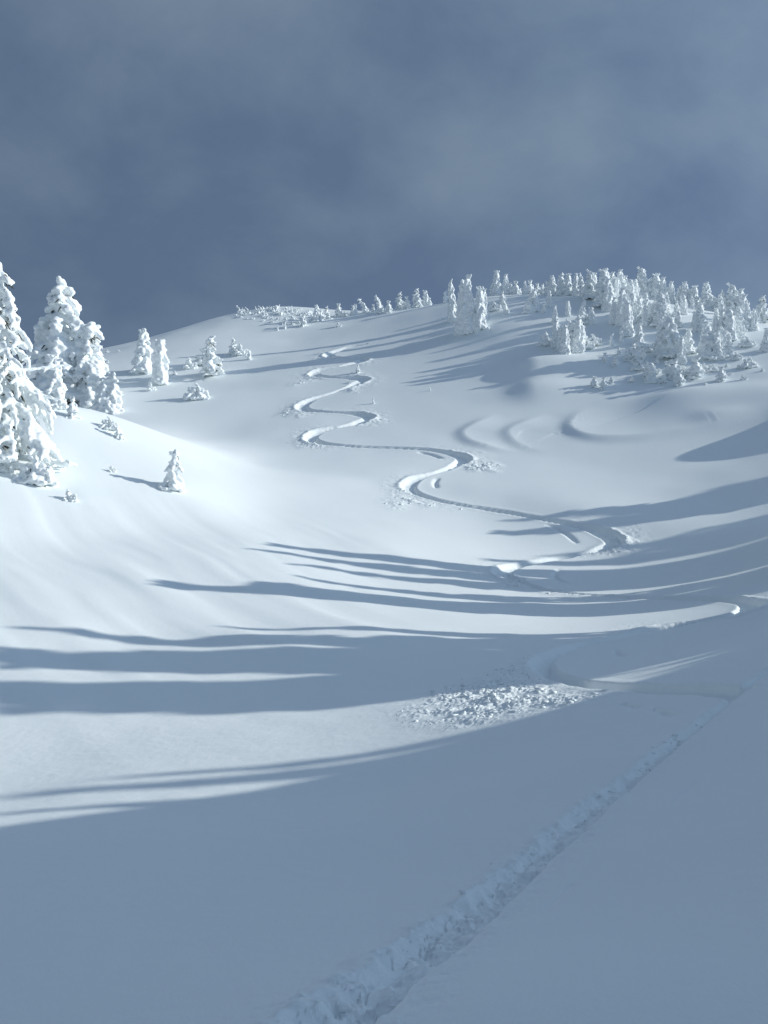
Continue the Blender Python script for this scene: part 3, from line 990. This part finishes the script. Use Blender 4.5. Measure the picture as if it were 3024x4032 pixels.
# skyline, middle
zg(z3, 'bent', 75, 214, 168, 'small bowed sapling alone on the skyline left of the rubbly hump', rot=3.1)
for kind, x, yb, yt, lab in [
    ('young', 490, 305, 230, 'shaded-sided stubby tree at the right foot of the rubbly hump'), ('cone', 575, 272, 163, 'first taller tree right of the rubbly hump on the skyline'),
    ('young', 605, 268, 195, 'stubby snowy tree close behind the first taller skyline tree'), ('forked', 645, 256, 172, 'forked snowy tree right of the rubbly hump on the skyline'),
    ('young', 720, 240, 156, 'pointed little skyline tree in the middle of the ridge'), ('bush', 762, 242, 208, 'low snowy shrub beside the pointed little skyline tree'),
    ('twin', 820, 232, 158, 'two-pronged snowy stump on the middle of the skyline'), ('bent', 900, 217, 122, 'skyline tree bowing to the left with a beak-like top'),
    ('young', 945, 217, 162, 'small snow cone right of the beak-topped skyline tree'), ('leaner', 1000, 217, 103, 'shaggy skyline tree bent leftward, right of the beak-topped one'),
    ('young', 1045, 217, 138, 'small lumpy tree against the shaggy bent one'), ('forked', 1125, 192, 80, 'tall ragged skyline tree with a slanting pole tip'),
    ('young', 1165, 192, 108, 'slim snowy tree right of the slanting pole tip'), ('forked', 1235, 182, 58, 'bushy snow-ball-topped tree on the skyline, left of a bare pole'),
    ('column', 1285, 172, 68, 'slim pole-like snowy tree on the skyline'), ('young', 1312, 168, 118, 'low sloping snow cone right of the slim skyline pole'),
    ('stub', 1415, 157, 68, 'leaning snow-caked post on the skyline left of the dark spire cluster'), ('stub', 320, 334, 300, 'left one of two tiny snow posts below the hump'),
    ('stub', 368, 322, 273, 'right one of two tiny snow posts below the hump'), ('bush_b', 720, 308, 280, 'tiny snow tuft on the open slope below the middle skyline'),
    ('young', 845, 612, 558, 'little split snow cone beside the upper ski turns'), ('stub', 805, 618, 600, 'snow knob just left of the little split cone'),
    ('stub', 945, 812, 773, 'short white post in the inside of a ski turn'), ('stub', 1315, 727, 703, 'tiny white post on the open slope right of the turns'),
    ('bush_b', 795, 675, 658, 'tiny snow tuft where a shadow meets the ski turn'),
]:
    if kind.startswith('bush'):
        zg(z3, kind, x, yb, yt, lab, **SH)
    else:
        zg(z3, kind, x, yb, yt, lab, rot=math.pi + tree_rng.uniform(-.4, .4) if kind in ('bent', 'leaner') else None)
# the dark cluster of spires at the edge of the wood
for kind, x, yb, yt, lab in [
    ('spire_b', 200, 578, 193, 'leftmost spire of the dark cluster, its tip tilted left'), ('spire', 285, 692, 188, 'blunt spire in front in the dark cluster'),
    ('spire', 335, 692, 143, 'tallest pointed spire of the dark cluster'), ('spire_b', 385, 682, 258, 'lower dark spire in the middle of the dark cluster'),
    ('cone', 450, 652, 248, 'right-hand tree of the dark cluster with drooping lit fingers'), ('spire', 488, 560, 272, 'thin knobbly spire behind the right edge of the dark cluster'),
    ('cone', 605, 335, 103, 'broad dark-sided conifer on the skyline right of the dark cluster'), ('spire', 690, 330, 138, 'slim conifer leaning on the broad skyline one'),
    ('young', 738, 326, 220, 'first of the stepped small trees right of the broad skyline conifer'), ('young', 785, 322, 203, 'two-pronged small skyline tree after the broad conifer'),
    ('stub', 826, 320, 268, 'lowest snow post at the right end of the stepped skyline trees'),
    ('young', 660, 410, 295, 'lumpy small tree below the broad skyline conifer'), ('bush', 585, 478, 398, 'snowy shrub on the bank right of the dark cluster'),
    ('leaner', 705, 505, 370, 'bulky bent tree on the lip right of the dark cluster'), ('leaner', 890, 500, 270, 'pale slanting snow pole on the lip of the bank'),
    ('cone', 965, 490, 285, 'snowy cone behind the pale slanting pole'), ('young', 1045, 500, 420, 'small snow cone at the right end of the lip'),
    ('spire', 868, 335, 200, 'thin leaning skyline tip left of three blunt ones'), ('young', 920, 300, 193, 'bowed skyline tree above the pale slanting pole'),
    ('young', 988, 330, 222, 'left of two blunt skyline tips above the lip'), ('young', 1036, 330, 228, 'right of two blunt skyline tips above the lip'),
    ('column', 1095, 445, 288, 'slim tapering tree left of the bare snow clearing'),
    ('spire', 1150, 600, 430, 'slim spire on the upper left of the lumpy clump above the slope'),
    ('spire', 1160, 822, 555, 'tall bright spire on the left of the lumpy clump'), ('bush_b', 1075, 800, 685, 'round snow cushion at the left foot of the lumpy clump'),
    ('cone', 1200, 850, 640, 'bushy front tree in the middle of the lumpy clump'), ('spire', 1245, 888, 612, 'foremost pointed spire of the lumpy clump'),
    ('clump', 1290, 850, 560, 'broad shaded tree in the heart of the lumpy clump'), ('spire', 1370, 868, 520, 'tallest right-hand spire of the lumpy clump'),
    ('cone_b', 1400, 835, 620, 'drooping tree on the right flank of the lumpy clump'), ('bush', 1505, 800, 700, 'round snow dome right of the lumpy clump'),
    ('bush', 1455, 835, 755, 'low snow cushion at the right foot of the lumpy clump'),
    ('column', 1270, 525, 388, 'narrow snow column behind the lumpy clump'), ('leaner', 1395, 510, 368, 'bent snowy tree at the edge of the clearing'),
    ('column', 1490, 605, 445, 'single pointed column right of the lumpy clump'), ('bush', 1440, 600, 520, 'low snowy shrub left of the single pointed column'),
]:
    if kind.startswith('bush'):
        zg(zB, kind, x, yb, yt, lab, **SH)
    else:
        zg(zB, kind, x, yb, yt, lab, rot=math.pi if kind == 'leaner' and x < 800 else None, widen=0.8 if x < 520 else 1.05)
CROWD = 'snow-caked conifer packed among its like on the hilltop skyline, right of the clearing'
for kind, x, yb, yt in [('young', 1080, 335, 203), ('cone', 1125, 335, 148), ('cone_b', 1200, 338, 128), ('cone', 1275, 338, 130), ('spire', 1345, 340, 130), ('spire_b', 1410, 350, 128),
                        ('heavy', 1480, 372, 93), ('heavy', 1605, 440, 83), ('spire', 1645, 480, 180)]:
    zg(zB, kind, x, yb, yt, CROWD, **G_SKY)
for kind, x, yb, yt in [('cone', 90, 330, 120), ('cone', 190, 400, 80), ('spire', 255, 340, 113), ('spire', 320, 370, 93), ('spire_b', 368, 340, 118), ('spire', 300, 390, 160), ('cone_b', 590, 330, 168),
                        ('cone', 650, 340, 178), ('spire', 710, 330, 160), ('spire', 785, 395, 198), ('cone', 430, 350, 198), ('cone', 480, 330, 170), ('cone', 555, 350, 240), ('cone', 690, 380, 230),
                        ('cone', 910, 405, 200), ('cone_b', 855, 400, 243), ('cone', 955, 430, 290), ('cone', 1000, 400, 233), ('clump', 1180, 450, 333), ('cone', 1420, 490, 313), ('cone_b', 1470, 540, 388)]:
    zg(zC, kind, x, yb, yt, CROWD, **G_SKY)
MID = 'snow-caked conifer packed among its like in the middle of the hilltop wood'
for kind, x, yb, yt in [('spire', 215, 470, 340), ('column', 440, 510, 300), ('column', 460, 570, 388), ('cone', 510, 490, 330), ('cone', 590, 490, 388), ('cone', 620, 570, 398), ('spire', 740, 480, 288),
                        ('cone_b', 830, 510, 378), ('cone', 1000, 650, 480), ('spire', 1250, 700, 448), ('cone', 1400, 645, 418), ('spire', 1440, 630, 318), ('cone', 560, 430, 300), ('cone_b', 660, 470, 320),
                        ('spire', 545, 600, 420), ('cone', 700, 620, 420), ('cone', 850, 600, 450)]:
    zg(zC, kind, x, yb, yt, MID, group='snow-caked trees in the middle of the hilltop wood')
for k in range(28):
    x, f_ = tree_rng.uniform(180, 1560), tree_rng.random()
    yb = (300 if x < 800 else 300 + (x - 800) * .26) + f_ * 330 * (1 if x > 420 else .55)
    zg(zC, tree_rng.choice(['spire', 'spire_b', 'column', 'cone', 'spire', 'twin']), x, yb, yb - tree_rng.uniform(110, 215), MID, group='snow-caked trees in the middle of the hilltop wood')
for kind, x, yb, yt, lab in [
    ('heavy', 520, 330, 58, 'highest tree of the hilltop wood, dark on its left side'),
    ('cone', 1105, 420, 203, 'thick blunt-topped conifer standing apart on the right skyline'), ('heavy', 1335, 470, 208, 'tiered conifer with a knobbed tip, near the right end of the skyline'),
    ('forked', 1625, 570, 325, 'rightmost skyline tree with a stiff sideways arm'), ('leaner', 1550, 570, 430, 'snowy tree slanting right beside the rightmost skyline tree'),
    ('spire', 272, 582, 343, 'thick shaded column left of the slender pair in the wood'), ('spire', 345, 600, 258, 'slender tree behind the left edge of the wood'),
    ('spire', 390, 690, 368, 'slender bright tree at the left edge of the wood'), ('heavy', 690, 600, 280, 'broad bright-topped conifer behind the big dark one'),
    ('cone', 1050, 640, 383, 'two-headed snowy conifer right of the big dark one'), ('spire', 1190, 690, 498, 'dark-sided blunt spire in the right half of the wood'),
    ('column', 1310, 725, 445, 'upright snowy column in the right half of the wood'), ('cone', 1105, 895, 560, 'wide snowy conifer in front, right of the big dark one'),
    ('cone_b', 1190, 905, 660, 'drooping conifer at the right front of the wood'), ('clump', 1250, 880, 610, 'ragged clump at the right front of the wood'),
    ('heavy', 770, 885, 490, 'big dark-sided conifer at the front of the wood, deep in shade'), ('cone', 690, 870, 600, 'shaded left flank tree of the big dark conifer'),
    ('spire', 880, 945, 688, 'sunlit spire right in front of the big dark conifer'), ('cone', 945, 845, 620, 'shaded drooping tree behind the sunlit front spire'),
    ('leaner', 630, 825, 680, 'small leaning tree left of the big dark conifer'), ('cone', 500, 765, 578, 'solitary stout cone left of the big dark conifer'),
    ('stub', 250, 795, 668, 'tall bare snow post standing free on the slope'), ('stub', 335, 745, 643, 'second snow post, right of the free-standing one'),
    ('stub', 60, 588, 433, 'pointed snow post at the edge of the clearing'), ('cone', 1650, 825, 620, 'shaded conifer cut by the right picture edge'),
]:
    zg(zC, kind, x, yb, yt, lab)
for kind, x, yb, yt, lab in [
    ('bush', 580, 835, 765, 'low shrub under the solitary stout cone'), ('bush', 1470, 785, 698, 'dome of snow with a dark hollow, near the right picture edge'),
    ('bush', 1370, 905, 838, 'wide snow cushion at the right foot of the wood'), ('bush', 1490, 975, 880, 'snowy shrub mound on open snow near the right picture edge'),
    ('bush_b', 1440, 1088, 1045, 'small snow knob alone on the right slope'), ('bush_b', 1095, 1135, 1108, 'dark little snow knob below the front shrubs'),
    ('bush_b', 1290, 970, 940, 'low shaded clump left of the shrub mound'), ('bush_b', 1400, 985, 950, 'scattered clump just left of the shrub mound'),
    ('bush_b', 1610, 1010, 985, 'tiny crumb of snow nearest the right picture edge'), ('bush_b', 1325, 1040, 1018, 'tiny snow crumb right of the last front sapling'),
    ('bush', 500, 995, 905, 'snow cushion in the second row left of the front saplings'), ('bush_b', 720, 1112, 1040, 'round snow ball at the foot of the front saplings'),
    ('bush', 900, 1048, 958, 'dark-hollowed shrub in the front row of the wood'), ('bush', 1080, 1005, 938, 'snow hump right of the front row saplings'),
    ('bush', 1160, 1010, 945, 'shaded snow hump below the right front of the wood'), ('bush', 430, 1105, 1060, 'low shaded shrub at the left end of the front row'),
    ('bush_b', 640, 1030, 958, 'snowy shrub wedged in the front row'),
]:
    zg(zC, kind, x, yb, yt, lab, **SH)
for kind, x, yb, yt, lab in [
    ('young', 190, 925, 843, 'left of two snow-hooded saplings on the shaded slope'), ('young', 285, 965, 868, 'right of two snow-hooded saplings on the shaded slope'),
    ('stub', 312, 860, 788, 'slim snow post above the hooded saplings'), ('young', 398, 915, 800, 'pointed sapling right of the slim snow post'),
    ('young', 495, 925, 748, 'tall tilted snow hood in the second row'), ('stub', 450, 865, 753, 'shaded snow post left of the tall tilted hood'),
    ('leaner', 645, 935, 848, 'tilted little snow hood behind the front row'), ('column', 600, 1112, 928, 'tallest sapling at the front of the wood'),
    ('young', 570, 1070, 955, 'shaded sapling left of the tallest front one'), ('young', 760, 1070, 918, 'left of two stout saplings in the front row'),
    ('young', 820, 1080, 898, 'right of two stout saplings in the front row'), ('young', 860, 1138, 1000, 'lowest knobby sapling of the front row'),
    ('young', 1010, 1068, 878, 'pointed sapling at the right of the front row'), ('young', 1240, 1098, 968, 'knobby sapling apart at the right of the front row'),
    ('young', 90, 1148, 1055, 'left of three snow-hooded saplings low on the slope'), ('young', 180, 1168, 1065, 'middle of three snow-hooded saplings low on the slope'),
    ('young', 245, 1120, 1058, 'right of three snow-hooded saplings low on the slope'),
]:
    zg(zC, kind, x, yb, yt, lab, widen=1.35, **G_FRONT)

# ---------------------------------------------------------------- thrown snow and frosted scrub
def lump_field(name, pts, sizes, seed, level, mat, label, cat, squash=0.75):
    """many small broken lumps of snow joined into one object"""
    rng = np.random.default_rng(seed)
    v, f = ICO[level]
    n = len(pts)
    jit = 1 + rng.uniform(-.32, .32, (n, len(v), 1))
    VV = v[None] * jit * (sizes[:, None, None] * rng.uniform(.7, 1.35, (n, 1, 3)))
    VV[:, :, 2] *= squash
    VV[:, :, 0] *= 1.4
    VV = (VV + pts[:, None]).reshape(-1, 3)
    FF = (f[None] + (np.arange(n) * len(v))[:, None, None]).reshape(-1, 3)
    o = link(name, new_mesh(name, VV, FF, 3, True), None, mat)
    return tag(o, label, cat, kind='stuff')


def surface(xy):
    x, y = np.ascontiguousarray(xy[:, 0]), np.ascontiguousarray(xy[:, 1])
    z = soft_height(x, y)
    z, _ = carve(x, y, z)
    return np.stack([x, y, z], 1)


lump_rng = np.random.default_rng(77)
far_p, far_s = [], []
for i, (poly, s_, amp) in enumerate(FANS):
    lo, hi = poly.min(0), poly.max(0)
    n = 1300 if i == 0 else 170
    q = lump_rng.uniform(lo, hi, (n, 2))
    m, w = poly_mask(q[:, 0], q[:, 1], poly, 1.0)
    keep = m[w > lump_rng.uniform(0.02, 1, len(w))]
    q = q[keep]
    if i == 0:
        sz = 0.008 + 0.06 * lump_rng.random(len(q)) ** 6
        p3 = surface(q)
        lump_field('thrown_snow', p3 + np.array([0, 0, .004]), sz, 5, 0, M_TRACK, 'fan of broken snow lumps thrown out below the nearest ski turn', 'snow debris')
    else:
        far_p.append(q)
        far_s.append(0.025 + 0.07 * lump_rng.random(len(q)) ** 3)
far_p = np.vstack(far_p)
lump_field('turn_spray', surface(far_p), np.concatenate(far_s), 6, 0, M_TRACK, 'broken snow sprayed outside the farther ski turns', 'snow debris')
# crumbs beside and inside the traverse
T_, K_, S_ = line_frame(TRAV_L)
idx = lump_rng.integers(int(len(TRAV_L) * .3), len(TRAV_L), 160)
nrm = np.stack([-T_[idx, 1], T_[idx, 0]], 1)
offs = np.where(lump_rng.random(len(idx)) < 0.9, lump_rng.normal(-.03, 0.07, len(idx)), lump_rng.normal(-.2, 0.06, len(idx)))
q = TRAV_L[idx] + nrm * offs[:, None] + lump_rng.normal(0, .04, (len(idx), 2))
ok_ = (np.hypot(q[:, 0], q[:, 1]) > 2.0) & (np.hypot(q[:, 0], q[:, 1]) < 20)
q = q[ok_]
lump_field('track_crumbs', surface(q), 0.003 + 0.024 * lump_rng.random(len(q)) ** 4, 8, 1, M_TRACK, 'crumbled lumps of snow lying in and along the traverse track', 'snow debris', 0.8)

# scrub on the hump of the skyline
scrub = []
for k in range(4):
    rg = np.random.default_rng(300 + k)
    Bb = Blobs()
    for _ in range(7):
        p0 = np.array([rg.normal(0, .35), rg.normal(0, .35), 0.0])
        e2 = p0 + np.array([rg.normal(-.25, .35), rg.normal(0, .3), rg.uniform(.35, 1.0)])
        Bb.chain([p0, e2], .16, .12, rg)
    VV, FF = Bb.mesh(1, rg)
    me = fuse('scrub_raw', VV, FF, .13, 1, .04, k)
    co = np.empty(len(me.vertices) * 3, np.float32); me.vertices.foreach_get('co', co)
    me.calc_loop_triangles()
    tri = np.empty(len(me.loop_triangles) * 3, np.int32); me.loop_triangles.foreach_get('vertices', tri)
    scrub.append((co.reshape(-1, 3), tri.reshape(-1, 3)))
    bpy.data.meshes.remove(me)
hump = np.array([(60, 212), (200, 195), (330, 180), (540, 200), (580, 255), (470, 302), (300, 292), (150, 262), (40, 255)], float)
sv, sf, off = [], [], 0
cnt = 0
while cnt < 190:
    a_, b_ = lump_rng.uniform(40, 580), lump_rng.uniform(175, 302)
    mm, ww_ = poly_mask(np.array([a_]), np.array([b_]), hump, 1.0)
    if len(mm) == 0 or ww_[0] < .5:
        continue
    p, okh = hit(z3[0] + a_ * z3[2], z3[1] + b_ * z3[2], 1.0)
    co, tri = scrub[lump_rng.integers(0, 4)]
    an = lump_rng.uniform(0, 6.28)
    sc = lump_rng.uniform(.22, .68) * (1.15 if b_ < 225 else .85)
    rot = np.array([[math.cos(an), -math.sin(an), 0], [math.sin(an), math.cos(an), 0], [0, 0, lump_rng.uniform(.6, 1.0)]])
    sv.append(co @ rot.T * sc + p - np.array([0, 0, .08]))
    sf.append(tri + off)
    off += len(co)
    cnt += 1
o = link('frosted_scrub', new_mesh('frosted_scrub', np.vstack(sv), np.vstack(sf), 3), None, M_RIME)
tag(o, 'mass of frost-crusted dwarf scrub covering the hump on the skyline', 'scrub', kind='stuff')

# ---------------------------------------------------------------- tell the trees of the crowd apart by their place in it
ORD = ['first', 'second', 'third', 'fourth', 'fifth', 'sixth', 'seventh', 'eighth', 'ninth', 'tenth', 'eleventh', 'twelfth', 'thirteenth', 'fourteenth', 'fifteenth',
       'sixteenth', 'seventeenth', 'eighteenth', 'nineteenth', 'twentieth', 'twenty-first', 'twenty-second', 'twenty-third', 'twenty-fourth', 'twenty-fifth',
       'twenty-sixth', 'twenty-seventh', 'twenty-eighth', 'twenty-ninth', 'thirtieth', 'thirty-first', 'thirty-second', 'thirty-third']
SHAPE = {'spire': 'slim', 'spire_b': 'slim tilted', 'cone': 'stout', 'cone_b': 'stout leaning', 'heavy': 'bulky', 'young': 'small', 'clump': 'many-topped', 'column': 'narrow', 'twin': 'two-topped'}


def shape_word(o):
    c = [k for k in o.children if k.data and k.data.name.endswith('_crown')]
    return SHAPE.get(c[0].data.name[:-6], '') if c else ''


def rank(objs, where):
    objs = sorted(objs, key=lambda o: o.location.x / o.location.y)
    for k, o in enumerate(objs):
        o['label'] = ('%s snow-caked conifer, %s from the left %s' % (shape_word(o), ORD[k], where)).strip()


things = [o for o in COL.objects if o.parent is None]
rank([o for o in things if o.get('label') == CROWD], 'in the hilltop skyline crowd')
mid = sorted([o for o in things if o.get('label') == MID], key=lambda o: o.location.y)
n3 = len(mid) // 3
rank(mid[:n3], 'in the front ranks of the hilltop wood')
rank(mid[n3:2 * n3], 'in the middle ranks of the hilltop wood')
rank(mid[2 * n3:], 'in the rear ranks of the hilltop wood')
